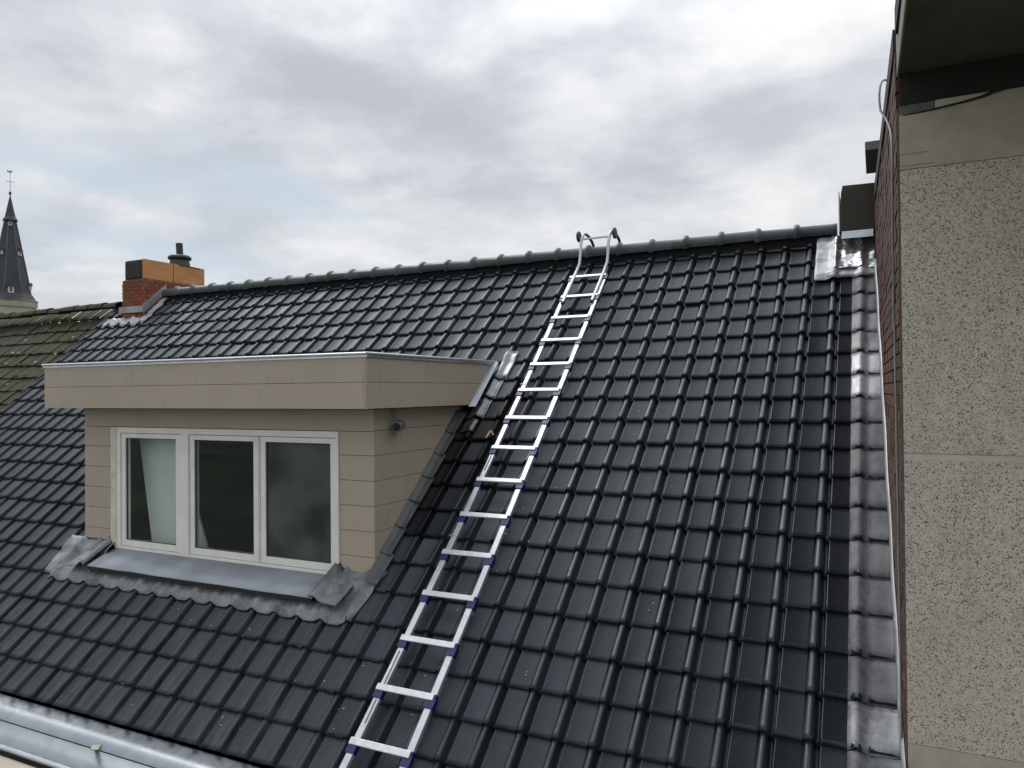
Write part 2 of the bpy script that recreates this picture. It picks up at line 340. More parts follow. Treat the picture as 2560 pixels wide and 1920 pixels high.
# ------------------------------------------------------------------ mesh helpers
class MB:
    def __init__(s): s.v = []; s.f = []; s.sm = []
    def add(s, vs, fs, smooth=False):
        o = len(s.v); s.v += [Vector(p) for p in vs]; s.f += [tuple(i + o for i in f) for f in fs]; s.sm += [smooth] * len(fs); return s
    def box(s, x0, x1, y0, y1, z0, z1, T=None):
        vs = [Vector((x, y, z)) for x in (x0, x1) for y in (y0, y1) for z in (z0, z1)]
        if T is not None: vs = [T @ p for p in vs]
        s.add(vs, [(0, 1, 3, 2), (4, 6, 7, 5), (0, 4, 5, 1), (2, 3, 7, 6), (0, 2, 6, 4), (1, 5, 7, 3)]); return s
    def prism(s, pts, off):                                   # polygon pts (3D) extruded by vector off
        n = len(pts); off = Vector(off); a = [Vector(p) for p in pts]; b_ = [p + off for p in a]
        nrm = Vector((0, 0, 0))
        for i in range(n): nrm += a[i].cross(a[(i + 1) % n])
        if nrm.dot(off) > 0: a, b_ = b_, a
        s.add(a + b_, [tuple(range(n)), tuple(reversed(range(n, 2 * n)))] + [(i, n + i, n + (i + 1) % n, (i + 1) % n) for i in range(n)]); return s
    def tube(s, pts, r, seg=8, caps=True, flat=None):
        pts = [Vector(p) for p in pts]; rs = r if isinstance(r, (list, tuple)) else [r] * len(pts)
        up = Vector((0, 0, 1)); rings = []; pu = None
        for i, p in enumerate(pts):
            d = (pts[min(i + 1, len(pts) - 1)] - pts[max(i - 1, 0)]).normalized()
            if pu is None:
                u = d.cross(up)
                if u.length < .01: u = d.cross(Vector((0, 1, 0)))
            else: u = pu - d * pu.dot(d)
            u.normalize(); w = d.cross(u); pu = u
            rings.append([p + (u * math.cos(2 * PI * k / seg) + w * math.sin(2 * PI * k / seg)) * rs[i] for k in range(seg)])
        vs = [q for rg in rings for q in rg]; fs = []
        for i in range(len(pts) - 1):
            for k in range(seg): fs.append((i * seg + k, i * seg + (k + 1) % seg, (i + 1) * seg + (k + 1) % seg, (i + 1) * seg + k))
        s.add(vs, fs, True)
        if caps:
            s.add(rings[0], [tuple(range(seg))]); s.add(rings[-1], [tuple(reversed(range(seg)))])
        return s
    def bar(s, p0, p1, w, h, side):                           # rectangular bar, width along 'side'
        p0 = Vector(p0); p1 = Vector(p1); d = (p1 - p0).normalized(); u = Vector(side); u = (u - d * u.dot(d)).normalized(); n = d.cross(u)
        vs = [p + u * a * w / 2 + n * b_ * h / 2 for p in (p0, p1) for a, b_ in ((-1, -1), (1, -1), (1, 1), (-1, 1))]
        s.add(vs, [(0, 3, 2, 1), (4, 5, 6, 7), (0, 1, 5, 4), (1, 2, 6, 5), (2, 3, 7, 6), (3, 0, 4, 7)]); return s
    def grid(s, P, thick, nrm, smooth=True):                  # P[i][j] sheet with thickness
        ni = len(P); nj = len(P[0]); nrm = Vector(nrm)
        top = [Vector(p) for r in P for p in r]; bot = [p - nrm * thick for p in top]; o = ni * nj
        fs = []
        for i in range(ni - 1):
            for j in range(nj - 1):
                a = i * nj + j; q = (a, a + 1, a + nj + 1, a + nj)
                fs.append(q); fs.append(tuple(x + o for x in reversed(q)))
        ed = [(0 * nj + j, 0 * nj + j + 1) for j in range(nj - 1)] + [(i * nj + nj - 1, (i + 1) * nj + nj - 1) for i in range(ni - 1)] + \
             [((ni - 1) * nj + j + 1, (ni - 1) * nj + j) for j in range(nj - 1)] + [((i + 1) * nj, i * nj) for i in range(ni - 1)]
        s.add(top + bot, fs, smooth)
        base = len(s.v) - 2 * o
        for a, b_ in ed: s.f.append((base + b_, base + a, base + a + o, base + b_ + o)); s.sm.append(False)
        return s
    def mesh(s, name, mats):
        me = bpy.data.meshes.new(name); me.from_pydata([tuple(v) for v in s.v], [], s.f)
        me.polygons.foreach_set('use_smooth', s.sm)
        for m in (mats if isinstance(mats, (list, tuple)) else [mats]): me.materials.append(m)
        me.validate(); me.update(); return me
    def build(s, name, mat, parent=None, bevel=0, **tags):
        o = bpy.data.objects.new(name, s.mesh(name, mat)); COL.objects.link(o)
        if parent is not None: o.parent = parent
        if bevel:
            b = o.modifiers.new('b', 'BEVEL'); b.width = bevel; b.segments = 2; b.limit_method = 'ANGLE'; b.angle_limit = math.radians(40)
        for k, v in tags.items(): o[k] = v
        return o
def empty(name, label, cat, loc=(0, 0, 0), group=None):
    o = bpy.data.objects.new(name, None); COL.objects.link(o); o.empty_display_size = .2
    o['label'] = label; o['category'] = cat
    if group: o['group'] = group
    return o
def inst(name, me, mat4, parent, **tags):
    o = bpy.data.objects.new(name, me); COL.objects.link(o); o.parent = parent; o.matrix_local = mat4
    for k, v in tags.items(): o[k] = v
    return o
RI = R.transposed()
def proj(p):
    q = RI @ (Vector(p) - CAMPOS)
    if q.z > -.05: return None
    return (1280 + FPX * q.x / -q.z, 960 - FPX * q.y / -q.z, -q.z)
def join_mesh(name, items, mat):                              # items: (mesh, matrix)
    vs = []; fs = []; sm = []
    for me, m4 in items:
        o = len(vs); vs += [tuple(m4 @ v.co) for v in me.vertices]
        for p in me.polygons: fs.append(tuple(i + o for i in p.vertices)); sm.append(p.use_smooth)
    me = bpy.data.meshes.new(name); me.from_pydata(vs, [], fs); me.polygons.foreach_set('use_smooth', sm); me.materials.append(mat); return me
def pieces(items, parent, name, stuffname, mat, limit=300):
    """items: (mesh, matrix, centre, size, hidden). The largest in view are parts, the rest one mesh."""
    sc = []
    for it in items:
        q = proj(it[2]); s = 0
        if q and not it[4] and -60 < q[0] < 2620 and -60 < q[1] < 1980: s = it[3] / q[2] ** 2
        sc.append(s)
    order = sorted(range(len(items)), key=lambda i: -sc[i])
    single = [i for i in order[:limit] if sc[i] > 0]
    ss = set(single)
    for i in sorted(single):
        inst(name, items[i][0], items[i][1], parent)
    rest = [(items[i][0], items[i][1]) for i in range(len(items)) if i not in ss]
    if rest:
        o = bpy.data.objects.new(stuffname, join_mesh(stuffname, rest, mat)); COL.objects.link(o); o.parent = parent; o['kind'] = 'stuff'

# ------------------------------------------------------------------ ground
g = MB(); g.add([(-900, -900, -8.6), (900, -900, -8.6), (900, 900, -8.6), (-900, 900, -8.6)], [(0, 1, 2, 3)])
g.build('ground', MGROUND, kind='structure')

# ================================================================== the tiled house
house = empty('house', 'house with steep dark grey tiled roof and taupe clad flat roofed dormer', 'house')
XL, XR = -8.66, 2.50
EAVE = 21.2 * HH
# deck just under the tiles, in front and behind, and walls
deck = MB()
ap = Vector((0, .13, .118))
fe = rp(0, EAVE - .16, -.10)
DX0, DX1, DY0 = -4.72, -1.25, -3.12
def roofz(y, n): return y * ST / CT + n / CT
for x0, x1, y0, y1 in ((XL + .05, DX0, fe.y, .10), (DX1, XR, fe.y, .10), (DX0, DX1, fe.y, DY0), (DX0, DX1, -1.3, .10)):
    deck.prism([(x0, y0, roofz(y0, -.095)), (x0, y1, roofz(y1, -.095)), (x0, y1, roofz(y1, -.135)), (x0, y0, roofz(y0, -.135))], (x1 - x0, 0, 0))
roof = deck.build('roof', MDARK, house)
bk = MB(); bk.prism([(XL + .05, .13, .03), (XL + .05, 4.7, -4.1), (XL + .05, 4.7, -4.2), (XL + .05, .13, -.07)], (XR - XL - .05, 0, 0))
bk.build('rear_roof_slope', MT, house)
wl = MB(); wl.box(XL + .1, 2.5, -4.36, -4.16, -8.6, -4.2); wl.box(XL + .1, 2.5, 4.3, 4.5, -8.6, -4.1)
wl.build('wall', MBRH, house)
gw = MB(); gw.prism([(XL + .1, -4.1, -8.6), (XL + .1, 4.2, -8.6), (XL + .1, 4.2, -3.95), (XL + .1, .13, -.12), (XL + .1, -4.1, -3.92)], (.2, 0, 0))
gw.build('gable_wall', MBRH, house)

# tile profile
PROF = [(-.034, -.004), (-.030, .010), (-.022, .021), (-.012, .027), (.009, .028), (.018, .022), (.025, .003), (.029, -.046), (.056, -.046), (.058, .002), (.066, .002), (.069, -.002), (.198, -.001), (.206, -.005)]
def tile_mesh(length, tail=.0, name='tile', narrow=.78):
    m = MB(); vs = []; n = len(PROF)
    zt = -.027; zh = -.050
    for k, (y, zo, sc) in enumerate(((0, zt, 1.06), (.035, zt - .002, 1.0), (length, zh, narrow))):
        for x, z in PROF:
            xx = x if x > .05 else x * sc
            vs.append((xx, y, zo + z * (sc if z > 0 else 1)))
    b0 = len(vs)
    for x, z in PROF: vs.append((x, .002, zt + min(z, .01) - .021))
    fs = []
    for k in range(2):
        for i in range(n - 1): fs.append((k * n + i, k * n + i + 1, (k + 1) * n + i + 1, (k + 1) * n + i))
    m.add(vs, fs, True)
    for i in range(n - 1): m.f.append((b0 + i, b0 + i + 1, i + 1, i)); m.sm.append(False)
    return m
tmesh = tile_mesh(HH + .045).mesh('tile', MT)
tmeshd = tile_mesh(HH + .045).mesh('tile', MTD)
tshort = tile_mesh(.172).mesh('tile', MT)
items = []; itemsd = []
for r in range(-36, 11):
    for k in range(0, 22):
        x = r * TW; v = k * HH
        cx = x + .09; c = rp(cx, v - HH / 2)
        # inside the dormer
        if -4.62 < cx < -1.28 and c.y > -3.10 and c.y < -1.42: continue
        if -4.42 < cx < -1.45 and k in (16, 17): continue
        hid = (-4.3 < cx < -1.3 and c.y > -3.3 and c.y < -1.35) or (-5.3 < cx < -1.0 and -1.9 < c.y < -1.36)
        jz = random.gauss(0, .0018); ja = random.gauss(0, .006); jb = random.gauss(0, .007)
        me = tshort if k == 0 else tmesh
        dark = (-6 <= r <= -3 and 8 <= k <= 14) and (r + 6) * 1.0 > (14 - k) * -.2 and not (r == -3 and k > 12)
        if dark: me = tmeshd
        m4 = Matrix.Translation(rp(x, v, jz)) @ ROOFQ @ Matrix.Rotation(ja, 4, 'Z') @ Matrix.Rotation(jb, 4, 'Y')
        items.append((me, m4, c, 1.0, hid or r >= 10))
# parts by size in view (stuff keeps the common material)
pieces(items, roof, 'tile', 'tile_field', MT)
# verge at the left gable and shade strip under the ridge
vg = MB()
for k in range(0, 22):
    vg.box(-8.69, -8.66, -k * HH, -(k - 1) * HH if k else .17, -.115, -.004 - .0, RM.to_4x4())
vg.build('verge_board', MDARK, house)
rb = MB(); rb.box(XL + .9, 2.17, .10, .20, .02, .16); rb.build('ridge_shade_strip', MBLK, house)  # near-black colour stands in for the shadow under the ridge tiles

# ridge tiles
def ridge_mesh():
    m = MB(); L = .384
    prof = [(0, .094), (.012, .104), (.045, .104), (.06, .082), (.07, .077), (L + .02, .073)]
    seg = 9; rings = []
    for x, r in prof:
        rings.append([(x, -math.cos(PI * (k / seg) * 1.36 - .565) * r * 1.02, math.sin(PI * (k / seg) * 1.36 - .565) * r * 1.02) for k in range(seg + 1)])
    vs = [p for rg in rings for p in rg]; n = seg + 1
    fs = [(i * n + k, (i + 1) * n + k, (i + 1) * n + k + 1, i * n + k + 1) for i in range(len(prof) - 1) for k in range(seg)]
    m.add(vs, fs, True)
    inner = [(0, p[1] * .82, p[2] * .82) for p in rings[0]]
    m.add(list(rings[0]) + inner, [(k + 1, k, n + k, n + k + 1) for k in range(seg)])
    return m.mesh('ridge_tile', MRIDGE)
rme = ridge_mesh()
for i in range(26):
    x = 1.76 - .384 * i
    inst('ridge_tile', rme, Matrix.Translation((x, .125 + random.gauss(0, .003), .152 + random.gauss(0, .003))) @ Matrix.Rotation(random.gauss(0, .006), 4, 'Y'), house)
ec = MB(); ec.tube([(2.14, .125, .152), (2.172, .125, .152)], .080, 16); ec.build('ridge_end_cap', MFLUE, house)

# ------------------------------------------------------------------ dormer
FX0, FX1, FY, FZ0, FZ1 = -5.02, -1.05, -3.47, -1.585, -1.165
WX0, WX1, WY, WZ = -4.80, -1.18, -3.20, -2.93
dormer = MB()
# flat roof deck and hidden structure behind the boards
dormer.box(FX0 + .02, FX1 - .02, FY + .02, -1.26, FZ1 - .03, FZ1 - .004)
dormer.box(WX0 + .03, WX1 - .025, -3.1, -1.6, FZ0 + .01, FZ0 + .05)
dormer = dormer.build('dormer', MDARK, house)
def tri_side(x0, x1, y0, y1fun, z0, z1, sub=0.0): pass
# fascia boards, front and sides
for j in range(2):
    z0 = FZ0 + j * .21; z1 = z0 + .207
    b = MB(); b.box(FX0 - .016, FX1 + .0, FY - .016, FY + .006, z0, z1); b.build('fascia_board', MSIDE, dormer, .0015)
for sx, xx in ((1, FX1), (-1, FX0)):
    for j in range(2):
        z0 = FZ0 + j * .21; z1 = z0 + .207
        xa, xb = (xx + .001, xx + .015) if sx > 0 else (xx - .015, xx - .001)
        y_f = FY + .007 if sx > 0 else FY + .007
        b = MB(); b.prism([(xa, FY - .0155 if sx > 0 else y_f, z0), (xa, z0 * CT / ST + .02 - .06, z0), (xa, z1 * CT / ST + .02 - .06, z1), (xa, FY - .0155 if sx > 0 else y_f, z1)], (xb - xa, 0, 0))
        b.build('fascia_board', MSIDE, dormer, .0015)
ct = MB(); ct.box(FX1 + .0155, FX1 + .019, FY - .02, FY + .004, FZ0, FZ1 - .003); ct.build('corner_trim', MSIDE, dormer)
# zinc roof edge
ze = MB(); ze.tube([(FX0 - .03, FY - .03, FZ1 + .012), (FX1 + .03, FY - .03, FZ1 + .012)], .012, 8)
ze.box(FX0 - .03, FX1 + .03, FY - .024, FY + .03, FZ1 - .016, FZ1 + .006)
ze.build('roof_edge_trim', MZINCE, dormer)
ze = MB(); ze.tube([(FX1 + .03, FY - .03, FZ1 + .014), (FX1 + .03, -1.30, FZ1 + .014)], .012, 8)
ze.box(FX1 - .03, FX1 + .026, FY + .031, -1.32, FZ1 - .016, FZ1 + .006)
ze.build('roof_edge_trim', MZINCE, dormer)
ze = MB(); ze.box(FX0 - .03, FX0 + .03, FY + .031, -1.32, FZ1 - .016, FZ1 + .012); ze.build('roof_edge_trim', MZINCE, dormer)
rf = MB(); rf.box(FX0 + .031, FX1 - .031, FY + .031, -1.30, FZ1 - .003, FZ1 + .003); rf.build('flat_roof_felt', MDARK, dormer)
# soffit boards and dark gap
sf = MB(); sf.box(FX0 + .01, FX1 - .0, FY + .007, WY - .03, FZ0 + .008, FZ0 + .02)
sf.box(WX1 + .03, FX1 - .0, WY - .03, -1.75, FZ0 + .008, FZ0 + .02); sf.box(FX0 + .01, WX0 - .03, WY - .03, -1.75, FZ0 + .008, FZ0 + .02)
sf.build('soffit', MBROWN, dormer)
# front siding: courses of .206 with joints at -1.77, -1.976 ...
joints = [-1.563, -1.769, -1.975, -2.182, -2.389, -2.597, -2.805, -3.01]
WINX0, WINX1, WINT, WINB = -4.385, -1.525, -1.78, -2.985
for j in range(7):
    z1 = joints[j] - .002; z0 = joints[j + 1] + .002
    if j == 0:
        b = MB(); b.box(WX0 - .012, WX1 + .012, WY - .012, WY + .004, z0 - .008, z1 - .03); b.build('siding_board', MSIDE, dormer, .0015); continue
    zl = max(z0, -2.915); zr = max(z0, -2.935)
    b = MB(); b.box(WX0 - .012, WINX0 - .003, WY - .012, WY + .004, zl, z1 if j > 1 else z1 - .008); b.build('siding_board', MSIDE, dormer, .0015)
    b = MB()
    if j == 6: b.prism([(WINX1 + .003, WY - .012, z1), (WX1 + .012, WY - .012, z1), (WX1 + .012, WY - .012, -2.905), (WX1 - .06, WY - .012, -2.905), (WX1 - .06, WY - .012, -2.94), (WINX1 + .06, WY - .012, -2.925), (WINX1 + .02, WY - .012, -2.90), (WINX1 + .003, WY - .012, -2.86)], (0, .016, 0))
    else: b.box(WINX1 + .003, WX1 + .012, WY - .012, WY + .004, zr, z1 if j > 1 else z1 - .008)
    b.build('siding_board', MSIDE, dormer, .0015)
# side siding, right and left: boards cut along the roof slope with slightly ragged ends
for sx, xx in ((1, WX1), (-1, WX0)):
    for j in range(7):
        z1 = joints[j] - .002 + (.0 if j else -.03); z0 = max(joints[j + 1] + .002, -2.85 if j == 6 else -9)
        xa = xx + .0 if sx > 0 else xx - .012
        yb0 = z0 * CT / ST - .035 + random.uniform(-.02, .02); yb1 = z1 * CT / ST - .035 + random.uniform(-.015, .015)
        y0 = WY + .005
        if yb0 < y0 + .03: yb0 = y0 + .03
        b = MB(); b.prism([(xa, y0, z0), (xa, yb0, z0), (xa, yb1, z1), (xa, y0, z1)], (.012, 0, 0)); b.build('siding_board', MSIDE, dormer, .0012)
scw = MB()
for zz_ in (FZ0 + .10, FZ0 + .31):
    for x_ in np.arange(-4.8, -1.1, .47): scw.box(x_ - .003, x_ + .003, FY - .018, FY - .0155, zz_ - .003, zz_ + .003)
    for y_ in (-3.3, -2.75, -2.2): scw.box(FX1 + .0145, FX1 + .0175, y_ - .003, y_ + .003, zz_ - .003, zz_ + .003)
for zz_ in joints[1:7]:
    for x_ in (-4.6, -1.30): scw.box(x_ - .003, x_ + .003, WY - .014, WY - .0115, zz_ - .11, zz_ - .104)
    for y_ in (-3.05, -2.6):
        if y_ < (zz_ - .1) * CT / ST - .1: scw.box(WX1 + .0115, WX1 + .014, y_ - .003, y_ + .003, zz_ - .11, zz_ - .104)
scw.build('screw_heads', MZINCE, dormer, kind='stuff')
# inner sheathing behind side boards
for xx in (WX1 - .03, WX0 + .004):
    b = MB(); b.prism([(xx, -3.17, -2.95), (xx, -3.17, FZ0), (xx, -1.80, FZ0), (xx, -3.12, -2.95)], (.024, 0, 0)); b.build('side_sheathing', MDARK, dormer)
# raw wood fillets showing along the cut board ends
for (y, z, l) in ((-2.10, -1.955, .10), (-2.30, -2.14, .06), (-2.55, -2.36, .10), (-2.80, -2.585, .05), (-2.98, -2.74, .06)):
    b = MB(); b.bar((WX1 + .020, y - .02, z + .045), (WX1 + .020, y - .02 + l * CT, z + .045 + l * ST), .012, .016, (1, 0, 0)); b.build('batten_end', MCHIP, dormer)
# front sill structure under the window
b = MB(); b.box(WX0 + .03, WX1 - .03, -3.16, -3.10, -3.15, WINB - .03); b.build('sill_wall', MDARK, dormer)

# window
win = MB()
yf0, yf1 = WY - .028, WY + .05
T_ = .065
def fr(mb, x0, x1, z0, z1, w, y0, y1, wb=None, wt=None, wr=None):
    wb = wb or w; wt = wt or w; wr = wr or w
    mb.box(x0, x0 + w, y0, y1, z0, z1); mb.box(x1 - wr, x1, y0, y1, z0, z1)
    mb.box(x0 + w, x1 - wr, y0 + .0, y1, z1 - wt, z1); mb.box(x0 + w, x1 - wr, y0, y1, z0, z0 + wb)
win = empty('window', 'x', 'x'); win.parent = house; del win['category']; win['label'] = 'white three pane window in the dormer front'
f = MB(); fr(f, WINX0 + .085, WINX1, WINB, WINT, .05, yf0, yf1, .025, .055, .03)
f.box(-3.412, -3.292, yf0 - .004, yf1 - .001, WINB + .0255, WINT - .0555)
f.build('window_frame', MWHITE, win, .003)
f = MB(); f.prism([(WINX0, yf0 - .006, WINT), (WINX0 + .084, yf0 - .006, WINT), (WINX0 + .084, yf0 - .006, WINB - .01), (WINX0 + .04, yf0 - .006, WINB + .03), (WINX0 - .0, yf0 - .006, WINB + .09)], (0, .08, 0)); f.build('wide_side_jamb', MWHITED, win, .003)
for gi, (x0, x1) in enumerate(((-4.245, -3.42), (-3.285, -2.43), (-2.40, -1.562))):
    zb, zt = WINB + .03, WINT - .06
    if gi < 2 or True:
        s_ = MB(); fr(s_, x0, x1, zb, zt, .055, yf0 + .014, yf1 - .004, .06, .045, .055); sh = s_.build('sash', MWHITE, win, .0025)
    p = MB(); p.box(x0 + .05, x1 - .05, yf0 + .036, yf0 + .042, zb + .05, zt - .04)
    p.build('pane', MGLASSF if gi == 2 else MGLASS, win)
    s2 = MB(); fr(s2, x0 + .0555, x1 - .0555, zb + .0605, zt - .0455, .006, yf0 + .026, yf0 + .040); s2.build('glazing_seal', MRUB, win)
ml = MB(); ml.box(-2.43 + .002, -2.40 - .002, yf0 + .01, yf1 - .01, WINB + .03, WINT - .06); ml.build('meeting_strip', MWHITED, win)

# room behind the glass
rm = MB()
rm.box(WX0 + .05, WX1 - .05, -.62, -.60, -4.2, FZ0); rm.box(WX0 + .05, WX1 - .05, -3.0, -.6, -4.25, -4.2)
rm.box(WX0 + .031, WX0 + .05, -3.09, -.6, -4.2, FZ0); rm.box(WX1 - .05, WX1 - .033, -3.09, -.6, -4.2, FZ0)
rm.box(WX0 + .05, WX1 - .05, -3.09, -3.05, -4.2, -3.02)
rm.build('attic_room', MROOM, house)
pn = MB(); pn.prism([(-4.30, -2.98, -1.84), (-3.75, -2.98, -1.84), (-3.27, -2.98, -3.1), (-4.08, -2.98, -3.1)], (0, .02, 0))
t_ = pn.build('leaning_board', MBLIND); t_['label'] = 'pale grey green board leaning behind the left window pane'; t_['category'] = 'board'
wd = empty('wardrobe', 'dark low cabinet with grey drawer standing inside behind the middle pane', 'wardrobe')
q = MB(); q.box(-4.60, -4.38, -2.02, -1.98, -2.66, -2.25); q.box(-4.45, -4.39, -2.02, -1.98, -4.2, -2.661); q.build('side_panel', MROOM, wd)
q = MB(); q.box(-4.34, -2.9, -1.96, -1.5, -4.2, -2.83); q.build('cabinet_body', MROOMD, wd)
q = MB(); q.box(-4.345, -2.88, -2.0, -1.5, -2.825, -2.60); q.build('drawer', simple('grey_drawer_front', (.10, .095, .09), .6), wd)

# zinc sill and lead below the window
sl = MB()
sl.grid([[(x, WY - .02, WINB + .005 + random.gauss(0, .001)), (x, WY - .16, WINB - .045 + random.gauss(0, .002)), (x, -3.52 + random.gauss(0, .002), -3.095 + random.gauss(0, .003))] [::-1] for x in np.linspace(-4.33, -1.56, 14)], .006, (0, 0, 1), True)
sl.build('window_sill', MSILL, dormer)
sd = MB(); sd.box(-4.325, -1.565, -3.516, -3.508, -3.135, -3.101); sd.build('sill_drip_edge', MDARK, dormer)
def troll(x, tail=0.0):
    d = (x + TW * .5) % TW - TW * .5
    return -.022 + .026 * math.exp(-((d - .0) / .034) ** 2) - .006 * math.exp(-((d - .05) / .03) ** 2)
def lead_sheet(name, x0, x1, v0, v1, nx, nv, mat, lift=.006, crump=.004, wavy=0.0, parent=None, top=0.0, shear=0.0, label=None, seed=0):
    m = MB(); P = []
    for j in range(nv + 1):
        row = []
        for i in range(nx + 1):
            s = i / nx; u = j / nv; x = x0 + (x1 - x0) * s
            v = v0 + (v1 - v0) * u
            d = (x + TW * .5) % TW - TW * .5
            if u > .99: v += wavy * (1 - 2 * math.exp(-(d / .045) ** 2))
            x += shear * u
            k = (v / HH) % 1
            n = troll(x) + lift + (-.020 * (1 - k)) + crump * 2.2 * noise.noise(Vector((x * 9 + seed, v * 9, seed * .37))) + crump * noise.noise(Vector((x * 30, v * 30 + seed, 1.3))) + top * (1 - u)
            row.append(rp(x, v, n))
        P.append(row)
    m.grid([r[::-1] for r in P], .004, RM @ Vector((0, 0, 1)))
    o = m.build(name, mat, parent or dormer)
    if label: o['label'] = label
    return o
lead_sheet('lead_apron', -4.88, -1.20, 16.55 * HH, 17.17 * HH, 150, 7, MLEAD, .012, .0022, .012, seed=3)
lead_sheet('lead_flashing', -1.50, -1.06, 15.35 * HH, 17.05 * HH, 16, 14, MLEAD, .018, .003, .0, shear=-.10, seed=5)
lead_sheet('lead_flashing', -5.02, -4.32, 15.4 * HH, 17.0 * HH, 24, 12, MLEAD, .016, .003, .0, shear=.02, seed=8)
# folded lead ends curling over the sill ends
for x0, x1, sg in ((-1.60, -1.30, 1), (-4.36, -4.62, -1)):
    m = MB(); P = []
    for j in range(9):
        u = j / 8; y = WY - .01 - .33 * u; row = []
        for i in range(9):
            s = i / 8; x = x0 + (x1 - x0) * s
            z = (WINB + .04) * (1 - u) + (-3.11) * u + .085 * (1 - u * .4) * math.exp(-((s - .18) / .2) ** 2) - .01 * s + .004 * noise.noise(Vector((x * 14, y * 14, 4)))
            row.append((x, y, z))
        P.append(row if sg < 0 else row[::-1])
    m.grid([r for r in P], .005, (0, 0, 1)); m.build('lead_corner_fold', MLEAD, dormer)
# stepped grey soakers up the right cheek of the dormer
for k in range(10, 17):
    m = MB(); v1 = k * HH - .03; v0 = v1 - HH - .02
    x0 = WX1 + .0125; x1 = x0 + .095 + random.uniform(-.01, .012)
    m.grid([[rp(x1, v0, .000), rp(x1, v1, .022)], [rp((x0 + x1) / 2, v0, .016), rp((x0 + x1) / 2, v1, .030)], [rp(x0, v0, .05), rp(x0, v1, .062)]][::-1], .006, RM @ Vector((0, 0, 1)), False)
    m.build('soaker', MSLATE, dormer, label='flat grey slate soaker stepped along the dormer cheek')
# zinc strip and lead at the end of the side fascia
m = MB(); a0 = Vector((FX1 + .0, -1.36, -1.15)); 
m.prism([(FX1 + .017, -1.40, -1.175), (FX1 + .075, -1.36, -1.165), (FX1 + .075, -1.84, -1.60), (FX1 + .017, -1.88, -1.60)], (0, .012, .012)); m.build('zinc_edge_strip', MZINC, dormer)
for k, x0, x1 in ((7, -1.02, -.84), (8, -1.05, -.86), (9, -1.08, -.88)):
    lead_sheet('lead_flashing', x0 + .03, x1, (k - 1) * HH + (.02 if k > 7 else -.16), k * HH - .004, 8, 8, MLEADS, .012, .004, .006, top=.01, seed=k)
lead_sheet('lead_flashing', -1.06, -.92, 9 * HH + .02, 9 * HH + .19, 6, 6, MLEADS, .014, .004, .0, seed=22)

# little camera under the eaves
cm = empty('security_camera', 'small grey camera with dark round lens under the dormer eave', 'camera')
q = MB(); q.tube([(WX1 + .07, -2.99, FZ0 + .005), (WX1 + .07, -2.99, -1.70)], .012, 8); q.tube([(WX1 + .07, -2.99, FZ0 + .006), (WX1 + .07, -2.99, FZ0 - .012)], .035, 12); q.build('mount', MSTEELD, cm)
q = MB(); q.tube([(WX1 + .03, -2.86, -1.735), (WX1 + .10, -3.02, -1.745)], .044, 14); q.build('housing', MSTEELD, cm)
q = MB(); q.tube([(WX1 + .1003, -3.0206, -1.745), (WX1 + .108, -3.038, -1.746)], [.034, .030], 14); q.build('lens', MDARK, cm)

# ------------------------------------------------------------------ gutter
gt = MB()
def strip(mb, yz, x0, x1, th, n=30):
    P = []
    for x in np.linspace(x0, x1, n): P.append([(x, y, z) for y, z in yz])
    mb.grid(P, th, (0, 0, 1), True)
strip(gt, [(-4.350, -4.012), (-4.505, -4.118)][::-1], XL, 2.5, .004)
gt = gt.build('eaves_flashing', MZINC, house)
g2 = MB(); strip(g2, [(-4.84, -4.088), (-4.80, -4.078), (-4.775, -4.15), (-4.74, -4.22), (-4.68, -4.29), (-4.58, -4.31), (-4.53, -4.29), (-4.512, -4.124)], XL, 2.5, .004)
g2.tube([(XL, -4.845, -4.085), (2.5, -4.845, -4.085)], .012, 8)
g2.build('gutter', MZINC, house)
g3 = MB(); g3.box(XL, 2.5, -5.04, -4.858, -4.30, -4.13); g3.box(XL, 2.5, -4.857, -4.36, -4.42, -4.325); g3.build('cornice_board', MCREAM, house)

# ------------------------------------------------------------------ chimney on the left end of the ridge
ch = MB(); CX0, CX1, CY0, CY1 = -8.22, -7.72, -.27, .98
ch.box(CX0 + .008, CX1 - .008, CY0 + .008, CY1 - .008, -.9, .345)
chim = ch.build('chimney', MMORT, house)
bh = .058
bm = {}
def brick_mesh(lx, ly, h, mat, key):
    if key not in bm:
        m = MB(); m.box(-lx / 2, lx / 2, -ly / 2, ly / 2, -h / 2, h / 2); bm[key] = m.mesh('brick', mat)
    return bm[key]
for j in range(14):
    z = .32 - j * bh - .0
    o = (j % 2) * .08
    x = CX0 + (.0 if j % 2 else -.08)
    for i in range(4):
        a = max(CX0, x + i * .165); b_ = min(CX1, x + (i + 1) * .165 - .009)
        if b_ - a < .03: continue
        me = brick_mesh(b_ - a, .03, bh - .009, MBRC, ('cf', round(b_ - a, 3)))
        inst('brick', me, Matrix.Translation(((a + b_) / 2 + random.gauss(0, .001), CY0 + .013 + random.gauss(0, .0025), z)), chim)
    y = CY0 + .031 + (-.08 if j % 2 else 0)
    for i in range(9):
        a = max(CY0 + .031, y + i * .165); b_ = min(CY1, y + (i + 1) * .165 - .009)
        if b_ - a < .03 or (z < .12 and a > z * CT / ST + .12): continue
        me = brick_mesh(.03, b_ - a, bh - .009, MBRC, ('cs', round(b_ - a, 3)))
        inst('brick', me, Matrix.Translation((CX1 - .013 + random.gauss(0, .0025), (a + b_) / 2, z)), chim)
q = MB(); q.box(CX0 + .05, CX1 - .07, CY0 + .0, .16, .352, .662); q.build('cap_end', MCHAR, chim, .03)
for y0, y1 in ((-.245, .30), (.315, .93)):
    q = MB(); q.box(CX1 - .069, CX1 - .035, y0, y1, .365, .668); q.build('cap_board', MWOOD, chim, .004)
